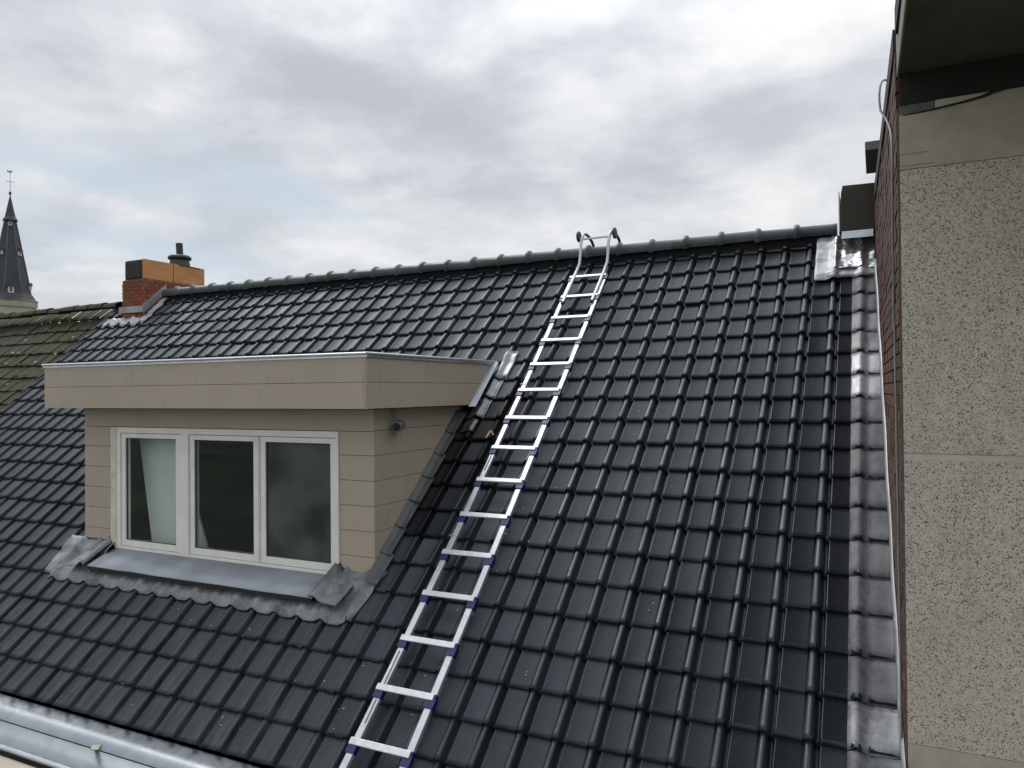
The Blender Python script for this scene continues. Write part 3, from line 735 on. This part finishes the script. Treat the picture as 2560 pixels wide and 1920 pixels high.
q = MB(); q.box(CX0 + .055, CX1 - .071, .17, .925, .36, .655); q.build('cap_core', MCHAR, chim)
q = MB(); q.box(CX0 + .03, CX1 - .04, CY0 + .02, .95, .346, .360); q.build('cap_tray', MLEAD, chim)
cw = empty('chimney_cowl', 'x', 'x'); del cw['category']; cw['label'] = 'black round flue cowl on top of the chimney'; cw.parent = chim
cxx, cyy = -7.96, .60
q = MB(); q.prism([(cxx - .20, cyy - .18, .675), (cxx + .22, cyy - .18, .662), (cxx + .22, cyy + .24, .652), (cxx - .20, cyy + .24, .67)], (0, 0, .012)); q.build('base_plate', MFLUE, cw)
q = MB(); q.tube([(cxx, cyy, .67), (cxx, cyy, .70), (cxx, cyy, .80)], [.17, .165, .145], 16); q.build('pot', MFLUES, cw)
q = MB(); q.tube([(cxx, cyy, .79), (cxx, cyy, .80), (cxx, cyy, .835), (cxx, cyy, .865), (cxx, cyy, .875)], [.16, .185, .187, .15, .06], 18); q.build('cowl_disc', MFLUE, cw)
q = MB(); q.tube([(cxx + .005, cyy, .86), (cxx - .01, cyy, 1.07)], .056, 14); q.build('flue_pipe', MFLUE, cw)
# chimney leadwork
q = MB(); q.box(CX0 - .04, CX1 + .01, CY0 - .035, CY0 - .018, -.175, -.075); q.build('front_flashing', MLEADL, chim, .004)
def roofpoly(x0, x1, pts): pass
q = MB(); q.prism([(CX1 + .002, CY0 - .02, CY0 * ST / CT + .05), (CX1 + .002, .13, .118 + .05), (CX1 + .002, .13, .118 + .19), (CX1 + .002, CY0 - .02, CY0 * ST / CT + .19)], (.014, 0, 0)); q.build('side_flashing', MLEADL, chim, .003)
lead_sheet('side_soaker', CX1 + .02, CX1 + .115, -.14, .50, 5, 14, MLEADL, .03, .006, 0, parent=chim, shear=.0, seed=31)
lead_sheet('front_apron', -8.56, CX1 + .10, .37, .53, 40, 6, MLEADL, .018, .006, .035, parent=chim, top=.02, seed=33)

# ================================================================== mossy neighbour on the left
mh = empty('mossy_house', 'old house beyond the left gable with moss covered brown tile roof', 'house')
mz = -.13
q = MB(); q.prism([(-22, -4.9, roofz(-4.9, mz - .09)), (-22, .08, roofz(.08, mz - .068)), (-22, 4.9, roofz(-4.9, mz - .09)), (-22, 4.9, -4.9), (-22, -4.9, -4.9)], (13.3, 0, 0)); mroof = q.build('roof', MMORTD, mh)
q = MB(); q.box(-22, -8.75, -4.5, 4.5, -8.6, -4.9); q.build('wall', MBRH, mh)
def mtile(seed):
    rd = random.Random(seed); m = MB(); w = .255; h = .33; vs = []
    xs = [-.004, .03, .07, .16, .235, .262]; zs = [.002, .014, .003, .0, .004, .010]
    for y, zo in ((0, .0), (h, -.028)):
        for x, z in zip(xs, zs): vs.append((x + rd.gauss(0, .003), y + (rd.gauss(0, .006) if y == 0 else 0), zo + z + rd.gauss(0, .0015)))
    for x, z in zip(xs, zs): vs.append((x, .004, -.03 + z))
    n = len(xs); fs = [(i, i + 1, n + i + 1, n + i) for i in range(n - 1)] + [(2 * n + i, 2 * n + i + 1, i + 1, i) for i in range(n - 1)]
    m.add(vs, fs, False); return m.mesh('tile', MMOSS)
mts = [mtile(i) for i in range(8)]
mit = []
for k in range(0, 18):
    for r in range(0, 38):
        x = -8.93 - r * .262 + (k % 2) * .0; v = .10 + k * .30
        sag = -.012 * max(0, -x - 9) - .02 * noise.noise(Vector((x * .5, k * .3, 2)))
        m4 = Matrix.Translation(rp(x, v, mz + sag + random.gauss(0, .004))) @ ROOFQ @ Matrix.Rotation(random.gauss(0, .012), 4, 'Z') @ Matrix.Rotation(random.gauss(0, .012), 4, 'Y')
        c = rp(x + .12, v - .15, mz)
        mit.append((random.choice(mts), m4, c, 1.0, False))
def seen_left(c):
    q = proj(c)
    return q and q[1] < 1020 and q[0] < 300 and (q[1] - 810) < (300 - q[0]) * .95 + 40
mit = [(a, b_, c, s, not seen_left(c)) for a, b_, c, s, h in mit]
pieces(mit, mroof, 'tile', 'tile_field', MMOSS, 290)
for i in range(34):
    x = -8.62 - i * .36; q = MB()
    z = .065 - .014 * max(0, -x - 9) + random.gauss(0, .006)
    seg = 6; ring = lambda xx, r: [(xx, .0 - math.cos(PI * k / seg) * r * 1.1, z - .075 + math.sin(PI * k / seg) * r) for k in range(seg + 1)]
    a = ring(x - .37, .085); b_ = ring(x, .098); n = seg + 1
    q.add(a + b_, [(k, n + k, n + k + 1, k + 1) for k in range(seg)], True); q.build('ridge_tile', MMOSS, mroof)
# moss cushions
ms = MB()
for i in range(420):
    k = random.randrange(0, 16); x = random.uniform(-14.5, -8.9); v = .10 + k * .30 + random.uniform(-.05, .01)
    sag = -.012 * max(0, -x - 9)
    c = rp(x, v, mz + sag + .008); s = random.uniform(.015, .05)
    u = [c + RM @ Vector((math.cos(a) * s * random.uniform(.7, 1.3) * 1.5, math.sin(a) * s * .7, 0)) for a in np.linspace(0, 2 * PI, 7)[:-1]]
    ms.add(u + [c + RM @ Vector((0, 0, s * .5))], [(i_, (i_ + 1) % 6, 6) for i_ in range(6)], True)
ms.build('moss_cushions', MMOSSC, mroof, kind='stuff')
lc = MB()
for i in range(40):
    x = random.uniform(-14, -8.9); v = random.uniform(0, 4.3); sag = -.012 * max(0, -x - 9)
    c = rp(x, v, mz + sag + .004); s = random.uniform(.006, .015)
    lc.box(-s * 1.3, s * 1.3, -s, s, -.004, .003, Matrix.Translation(c) @ ROOFQ @ Matrix.Rotation(random.uniform(0, 3), 4, 'Z'))
lc.build('lichen_flakes', MFLAKE, mroof, kind='stuff')

# ================================================================== church
church = empty('church', 'distant church tower with dark slate octagonal spire and a cross', 'church')
cc = Vector((-127.33, 66.9, 0)); base_ang = math.atan2(CAMPOS.y - cc.y, CAMPOS.x - cc.x) + PI / 8 + .12
def octo(mb, levels, n=8, ang=base_ang, smooth=False, cap=True):
    rings = [[(cc.x + math.cos(ang + 2 * PI * k / n) * r, cc.y + math.sin(ang + 2 * PI * k / n) * r, z) for k in range(n)] for z, r in levels]
    vs = [p for rg in rings for p in rg]
    fs = [(i * n + k, i * n + (k + 1) % n, (i + 1) * n + (k + 1) % n, (i + 1) * n + k) for i in range(len(levels) - 1) for k in range(n)]
    mb.add(vs, fs, smooth)
    if cap: mb.add(rings[-1], [tuple(range(n))]); mb.add(rings[0], [tuple(reversed(range(n)))])
q = MB(); octo(q, [(14.2, 4.15), (14.5, 3.75), (15.5, 3.1), (16.6, 2.85), (27.75, .82), (27.8, .8)]); q.build('spire', MSPIRE, church)
q = MB(); octo(q, [(27.75, 1.15), (27.85, 1.15), (28.4, .80), (31.9, .08), (32.2, .05)]); q.build('spire_top', MSPIRE, church)
q = MB()
for k in range(8):
    a = base_ang + 2 * PI * k / 8
    q.tube([(cc.x + math.cos(a) * 2.88, cc.y + math.sin(a) * 2.88, 16.5), (cc.x + math.cos(a) * .84, cc.y + math.sin(a) * .84, 27.7)], .09, 5)
q.build('spire_ribs', MRIBS, church)
q = MB(); octo(q, [(-8.6, 3.7), (13.1, 3.7), (13.2, 3.95), (13.5, 4.0), (14.19, 4.0)]); q.build('tower', MSTONE, church)
q = MB(); octo(q, [(32.0, .05), (32.25, .2), (32.5, .2), (32.7, .05)], 8, 0, True); q.build('finial_ball', MSPIRE, church)
q = MB(); q.tube([(cc.x, cc.y, 32.5), (cc.x, cc.y, 35.9)], .035, 6); q.bar((cc.x - .32, cc.y - .5, 34.3), (cc.x + .32, cc.y + .5, 34.3), .06, .06, (0, 0, 1)); q.build('cross', MRIBS, church)
q = MB(); fx = Vector((.53, .85, 0)); c0 = cc + Vector((0, 0, 35.9))
q.prism([c0 - fx * .4, c0 + fx * .1 - Vector((0, 0, .1)), c0 + fx * .35 + Vector((0, 0, .25)), c0 + fx * .2 + Vector((0, 0, .3)), c0 - fx * .1 + Vector((0, 0, .12)), c0 - fx * .4 + Vector((0, 0, .35))], (.05, -.03, 0)); q.build('weathercock', MRIBS, church)
tocam = (CAMPOS - cc); tocam.z = 0; tocam.normalize(); side = Vector((-tocam.y, tocam.x, 0))
if side.dot(R @ Vector((1, 0, 0))) < 0: side = -side
def lucarne(off, z, rad, s, along):
    d = (tocam * (1 - abs(along)) + side * along).normalized(); w = Vector((-d.y, d.x, 0))
    c = cc + d * rad + Vector((0, 0, z)); Z = Vector((0, 0, 1))
    m = MB(); m.prism([c - w * s * .5 - Z * s * .8, c + w * s * .5 - Z * s * .8, c + w * s * .5 + Z * s * .5, c - w * s * .5 + Z * s * .5], -d * s)
    o = m.build('lucarne', MLUC, church)
    c2 = c + d * .02; m = MB()
    m.prism([c2 - w * s * .22 - Z * s * .5, c2 + w * s * .22 - Z * s * .5, c2 + w * s * .22 + Z * s * .3, c2 - w * s * .22 + Z * s * .3], d * .02); m.build('louvre', MRIBS, o)
    m = MB(); c3 = c + d * .15; m.prism([c3 - w * s * .75 + Z * s * .4, c3 + w * s * .75 + Z * s * .4, c3 + Z * s * 1.3], -d * s * 1.3)
    m.build('lucarne_roof', MSPIRE, church)
lucarne(0, 16.1, 3.0, .85, .03)
lucarne(0, 22.3, 2.05, .6, .48)
lucarne(0, 22.3, 2.05, .6, -.48)
lucarne(0, 27.2, 1.12, .55, .02)
lucarne(0, 16.7, 3.0, .6, .80)

# ================================================================== neighbour building on the right
nb = empty('rendered_building', 'tall neighbouring building with aggregate concrete panels, brick gable and overhanging slab', 'building')
A_ = Vector((2.525, -.30)); B_ = Vector((2.63, -3.85))
def wx(y): return A_.x + (y - A_.y) / (B_.y - A_.y) * (B_.x - A_.x)
WT = .30
wang = math.atan2(B_.y - A_.y, B_.x - A_.x) + PI / 2                # wall is turned slightly off the roof's axis
q = MB(); q.prism([(wx(-3.80) + .012, -3.80, -8.6), (wx(4) + .012, 4.0, -8.6), (9, 4.0, -8.6), (9, -3.80, -8.6)], (0, 0, 8.6 + WT)); q.build('core_wall', MMORTD, nb)
mit = []
bh2 = .075; bl = .22
Lw = (B_ - A_).length; dirw = (B_ - A_).normalized()
nrows = int((WT + 3.8) / bh2)
gable = MB(); gable.box(2.66, 2.67, -3.7, 0, -3, .1); gable = gable.build('brick_gable', MMORTD, nb)
bfull = None
def gb(l, key):
    k2 = ('g', key)
    if k2 not in bm:
        m = MB(); m.box(-.02, .02, -l / 2, l / 2, -(bh2 - .011) / 2, (bh2 - .011) / 2); bm[k2] = m.mesh('brick', MBRG)
    return bm[k2]
for j in range(nrows + 1):
    z = WT - bh2 * (j + .5)
    y = .9 + (bl / 2 if j % 2 else 0)
    while y > -3.84:
        y1 = y; y0 = max(y - bl + .011, -3.832); yc = (y0 + y1) / 2
        if y1 - y0 > .05 and z > roofz(yc, .0) - .12:
            key = round(y1 - y0, 2); me = gb(y1 - y0, key)
            c = Vector((wx(yc) + .020 + random.gauss(0, .002), yc, z))
            m4 = Matrix.Translation(c) @ Matrix.Rotation(wang + random.gauss(0, .004), 4, 'Z')
            mit.append((me, m4, c, 1.0, z < roofz(yc, .0) - .03 or yc > -.6))
        y -= bl
pieces(mit, gable, 'brick', 'brick_field', MBRG, 299)
# front panels
YF = -3.85
def fbox(name, x0, x1, y0, y1, z0, z1, mat, bev=0, **t): 
    m = MB(); m.box(x0, x1, y0, y1, z0, z1); return m.build(name, mat, nb, bev, **t)
fbox('concrete_panel', 2.642, 9, YF, YF + .05, -1.793, -.335, MPEB, .004)
fbox('concrete_panel', 2.642, 9, YF, YF + .05, -3.275, -1.828, MPEB, .004)
fbox('panel_joint', 2.642, 9, YF + .004, YF + .052, -1.827, -1.794, MBAND2)
fbox('wall_corner_edge', wx(YF) + .002, 2.6415, YF + .003, YF + .06, -3.9, -.03, MMORTD)
fbox('smooth_render_band', 2.642, 9, YF - .003, YF + .05, -.334, -.052, MBAND, .002)
fbox('plinth_render', 2.642, 9, YF - .002, YF + .05, -8.6, -3.276, MCREAM)
fbox('dark_beam', 2.642, 9, YF - .010, YF + .05, -.001, .158, MBEAM)  # even near-black strip between soffit and render
# cracked lintel line and patches above the band
m = MB(); m.prism([(2.642, YF - .002, -.051), (2.80, YF - .002, -.045), (2.80, YF - .002, -.002), (2.642, YF - .002, -.002)], (0, .05, 0)); m.build('cement_patch', MPATCH, nb, label='rough grey cement patch')
m = MB(); m.prism([(2.803, YF - .006, -.040), (2.93, YF - .006, -.026), (3.03, YF - .006, -.008), (3.05, YF - .006, .012), (2.803, YF - .006, -.002)], (0, .05, 0)); m.build('cement_patch', MBAND2, nb, label='smooth cream cement patch')
m = MB(); m.prism([(2.642, YF - .001, -.0515), (3.02, YF - .001, -.0515), (9, YF - .001, -.0515), (9, YF - .001, -.002), (3.07, YF - .001, -.002), (3.03, YF - .001, -.022), (2.93, YF - .001, -.038), (2.80, YF - .001, -.047)], (0, .03, 0)); m.build('upper_render', MBAND, nb)
crk = MB(); crk.tube([(2.66, YF - .003, -.054), (2.72, YF - .004, -.052), (2.80, YF - .006, -.047), (2.87, YF - .006, -.040), (2.93, YF - .007, -.033), (3.0, YF - .007, -.024), (3.025, YF - .007, -.013), (3.06, YF - .007, -.008), (3.11, YF - .006, .0)], [.003, .004, .004, .004, .005, .005, .008, .005, .004], 5); crk.build('crack', MDARK, nb)
for z in (-.255, -.315):
    m = MB(); m.box(2.643, 2.80 if z < -.3 else 2.77, YF - .0045, YF, z - .0025, z + .0015); m.build('hairline_joint', MHAIR, nb)
# overhanging slab
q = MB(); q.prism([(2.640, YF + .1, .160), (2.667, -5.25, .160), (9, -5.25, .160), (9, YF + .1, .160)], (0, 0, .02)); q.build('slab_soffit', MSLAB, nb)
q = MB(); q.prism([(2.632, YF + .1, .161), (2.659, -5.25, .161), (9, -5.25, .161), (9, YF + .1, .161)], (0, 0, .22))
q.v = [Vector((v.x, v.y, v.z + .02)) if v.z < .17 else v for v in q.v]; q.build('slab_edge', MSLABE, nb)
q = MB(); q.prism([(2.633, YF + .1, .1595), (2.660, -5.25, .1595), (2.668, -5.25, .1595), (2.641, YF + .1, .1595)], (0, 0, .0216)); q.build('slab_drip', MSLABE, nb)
for y0, y1 in ((-.5, -3.78), (-4.02, -5.25)):
    q = MB(); q.prism([(wx(y0) - .012 + .0, y0, WT - .0), (wx(y1) - .010, y1, WT - .0), (wx(y1) + .05, y1, WT), (wx(y0) + .05, y0, WT)], (0, 0, .13)); q.build('roof_edge_felt', MDARK, nb)
q = MB(); q.prism([(wx(-.5), -.5, WT + .001), (wx(-3.8), -3.8, WT + .001), (9, -3.8, WT + .001), (9, 4, WT + .001), (2.6, 4, WT + .001)], (0, 0, .08)); q.build('flat_roof', MDARK, nb)
# clad stub wall at the ridge and timber corbel
q = MB(); q.prism([(2.205, -.12, .105), (2.525, -.12, .092), (2.535, -.12, .545), (2.235, -.12, .55), (2.22, -.12, .48)], (0, 1.2, 0)); q.build('clad_wall_stub', MBROWN, nb, .006, label='dark brown clad box at the end of the tiled ridge')
q = MB(); q.box(2.195, 2.204, -.1, .5, .10, .50); q.build('stub_edge_trim', MZINCE, nb)
q = MB(); q.prism([(2.45, -1.0, .615), (2.45, -1.0, .69), (2.60, -1.0, .69), (2.60, -1.0, .615)], (0, .8, 0)); q.build('corbel', MCORB, nb, .004, label='short grey timber corbel sticking out of the gable')
q = MB(); q.box(2.60, 2.9, -1.0, -.2, WT, .72); q.build('corbel_upstand', MDARK, nb)
# lead against the gable
lead_sheet('ridge_end_lead', 1.985, 2.20, -.14, .60, 12, 24, MLEADL, .034, .006, .01, parent=nb, seed=41, label='pale crumpled lead sheet')
lead_sheet('ridge_end_lead', 2.16, 2.52, -.10, .46, 26, 26, MLEADN, .045, .012, .0, parent=nb, seed=44, label='shiny crumpled new lead sheet')
lead_sheet('ridge_end_lead', 2.10, 2.52, .40, .58, 22, 8, MLEADL, .026, .006, -.015, parent=nb, seed=47)
q = MB(); q.prism([(2.22, -.135, .022), (2.505, -.135, .022), (2.505, -.128, .094), (2.225, -.128, .094)], (0, .01, 0)); q.build('zinc_upstand', MZINCE, nb)
for k in range(2, 22):
    y = rp(0, k * HH).y
    lm = MLEADL if k in (7, 8) else (MLEAD if k in (5, 6, 18, 20) else MLEADV)
    lead_sheet('lead_flashing', 2.315 + .002 * k, wx(y) - .005, (k - 1) * HH + .012, k * HH + .006, 12, 6, lm, .006, .0022, .007, parent=nb, seed=60 + k)
q = MB()
P = []
for k in np.linspace(1.7, 21.5, 60):
    y = rp(0, k * HH).y; x = wx(y) - .004 + .002 * math.sin(k * 2.1)
    P.append([rp(x - .012, k * HH, -.01), rp(x - .010, k * HH, .085 + .004 * math.sin(k * 5)), rp(x + .004, k * HH, .10)][::-1])
q.grid(P, .003, (1, 0, 0)); q.build('wall_upstand', MLEADL, nb)

# cable down the corner of the gable
def wallp(y, z, o=.012): return (wx(y) - o, y, z)
cb = MB()
cb.tube([(2.62, -2.9, .45), (2.605, -2.94, .475), (2.588, -2.98, .47), (2.571, -3.01, .45), (2.560, -3.03, .41), (2.556, -3.05, .36), (2.556, -3.06, .31), (2.560, -3.08, .25), wallp(-3.12, .18, .02), wallp(-3.3, .08), wallp(-3.5, -.02), wallp(-3.60, -.12), wallp(-3.62, -.3), wallp(-3.56, -.6), wallp(-3.6, -.9), wallp(-3.56, -1.0), wallp(-3.64, -1.25), wallp(-3.68, -1.6), wallp(-3.72, -2.1), wallp(-3.75, -2.7), wallp(-3.77, -3.3), wallp(-3.79, -3.7)], .0065, 7)
o = cb.build('cable', MCABLE); o['label'] = 'grey cable looping over the brick gable edge and running down'; o['category'] = 'cable'

# ================================================================== ladder
lad = empty('ladder', 'telescopic aluminium roof ladder with navy joints hooked over the ridge', 'ladder')
ON = .075
SP = .3775; V0 = .374
def rail_x(i):
    L = -.562 - .001 * max(0, i - 8) ** 2 * .9 - .0035 * max(0, 4 - i)
    Rr = -.138 + .0022 * min(i, 10) + .002 * (i == 0)
    return L, Rr
sideX = (1, 0, 0)
NR = 17
for i in range(NR):
    L, Rr = rail_x(i); v = V0 + SP * i; w = .035 + .0009 * i; tilt = 0
    # rails of the section below this rung
    L2, R2 = rail_x(min(i + 1, NR - 1))
    vend = v + SP - .02 if i < NR - 1 else v + .12
    for sgn, xa, xb in ((0, L, L2), (1, Rr, R2)):
        ins = (.026 + .0006 * i)
        x0 = xa + ins if sgn == 0 else xa - ins + .004
        x1 = xb + ins if sgn == 0 else xb - ins + .004
        m = MB(); m.bar(rp(x0, v + .02, ON), rp(x1, vend, ON), w + .004, .030, sideX); m.build('rail', MALU, lad, .004)
        # navy joint below the rung with a lip above it
        xc = x0
        m = MB(); m.bar(rp(xc - (.004 if sgn == 0 else -.004), v + .008, ON), rp(xc - (.004 if sgn == 0 else -.004), v + .074, ON), w + .022, .046, sideX); m.bar(rp(xc, v - .026, ON - .002), rp(xc, v + .008, ON - .002), w + .012, .036, sideX)
        m.build('joint_collar', MBLUE, lad, .003)
    h = .039 + .0006 * i
    m = MB(); m.bar(rp(L - .002, v, ON + .024), rp(Rr - .012, v, ON + .024), h, .016, RM @ Vector((0, 1, 0))); m.build('rung', MALUS, lad, .005)
# printed safety labels on the left rail
MLBL = simple('worn_label_print', (.16, .16, .17), .6, var=.5, nscale=90)
for i, a, b_ in ((7, .06, .22), (12, .12, .30), (13, .08, .2)):
    L, Rr = rail_x(i); x = L + .024 + .0008 * i
    m = MB(); m.bar(rp(x, V0 + SP * i + .05 + a * .4, ON + .0155), rp(x - .001, V0 + SP * i + .05 + b_, ON + .0155), .012, .002, sideX); m.build('rail_label', MLBL, lad)
# thin steel clips
for i, dv in ((4, .27), (9, .20)):
    L, Rr = rail_x(i); v = V0 + SP * i + dv
    m = MB(); m.tube([rp(L - .02, v + .01, ON + .01), rp(L + .02, v + .012, ON + .022), rp(L + .052, v + .012, ON + .02), rp(L + .05, v + .04, ON + .01)], .004, 6); m.build('clip', MALU, lad)
# ridge hook
hk = []
for sgn, x, xt in ((0, -.520, -.500), (1, -.185, -.170)):
    m = MB()
    pA = rp(x, .86, ON + .028); pB = rp(x, .34, ON + .030); 
    m.tube([pA, rp(x, .6, ON + .028), pB, Vector((xt, -.235, -.015)), Vector((xt, -.215, .06)), Vector((xt, -.19, .20)), Vector((xt + .004, -.165, .29)), Vector((xt + .012, -.13, .335))], .017, 10); m.build('hook_bar', MALU, lad)
    m = MB(); m.tube([pA, rp(x, .885, ON + .028)], .0185, 10); m.build('bar_end_plug', MRUB, lad)
    m = MB(); m.tube([Vector((xt + .012, -.13, .335)), Vector((xt + .014, -.05, .352)), Vector((xt + .014, .05, .338)), Vector((xt + .014, .15, .295)), Vector((xt + .014, .24, .22)), Vector((xt + .014, .27, .13))], [.013, .016, .017, .017, .016, .015], 10); m.build('hook_arm', MRUB, lad)
    wx_ = xt - .045 if sgn == 0 else xt + .055
    m = MB(); m.tube([(wx_ - .016, -.13, .315), (wx_ - .010, -.13, .315), (wx_ + .010, -.13, .315), (wx_ + .016, -.13, .315)], [.048, .062, .062, .048], 18); wobj = m.build('wheel', MRUB, lad)
    m = MB(); m.tube([(min(xt, wx_), -.13, .315), (max(xt, wx_), -.13, .315)], .007, 8); m.build('axle', MALU, lad)
m = MB(); m.bar((-.50, -.172, .275), (-.17, -.172, .275), .022, .014, (0, 0, 1)); m.build('hook_crossbar', MALU, lad, .003)

# ================================================================== small things lying about
def flake(name, p, s, mat, label, cat, l=2.0, rz=.5):
    m = MB(); m.box(-s * l, s * l, -s, s, -s * .3, s * .3, Matrix.Translation(p) @ ROOFQ @ Matrix.Rotation(rz, 4, 'Z')); o = m.build(name, mat); o['label'] = label; o['category'] = cat; return o
wc = MB(); p0 = rp(-.70, 9.75 * HH - .0, .012)
wc.bar(rp(-.70, 2.742, .030), rp(-.655, 2.79, .020), .010, .006, (1, 0, 0)); wc.bar(rp(-.705, 2.745, .028), rp(-.728, 2.82, .012), .016, .006, (1, 0, 0))
o = wc.build('wood_chip', MCHIP); o['label'] = 'forked pale wood splinter on the tiles left of the ladder'; o['category'] = 'wood chip'
o = MB().box(-.03, .03, -.022, .022, -.003, .006, Matrix.Translation((-2.78, -4.512, -4.105)) @ Matrix.Rotation(.5, 4, 'Z') @ Matrix.Rotation(.4, 4, 'X')).build('leaf', MCREAM); o['label'] = 'small yellowish leaf lying at the gutter edge'; o['category'] = 'leaf'
cr_ = MB(); rd = random.Random(5)
for i in range(100):
    if rd.random() < .75: x = rd.uniform(-3.2, -.2); v = rd.uniform(13.5, 20.8) * HH
    else: x = rd.uniform(-1.1, 1.2); v = rd.uniform(8, 20) * HH
    if -5.0 < x < -1.15 and v < 17.3 * HH: continue
    d = (x + TW * .5) % TW - TW * .5
    if abs(d) < .06: x += .11
    k = (v / HH) % 1; n = -.030 - .022 * (1 - k) + .003; s = rd.uniform(.0013, .0038)
    cr_.box(-s * rd.uniform(1, 2.2), s, -s, s * 1.3, -.001, s, Matrix.Translation(rp(x, v, n)) @ ROOFQ @ Matrix.Rotation(rd.uniform(0, 3), 4, 'Z'))
o = cr_.build('mortar_crumbs', MFLAKE, kind='stuff'); o['label'] = 'scattered pale crumbs on the dark tiles'; o['category'] = 'debris'
for oo in list(S.objects):
    if oo.parent and 'category' in oo: del oo['category']
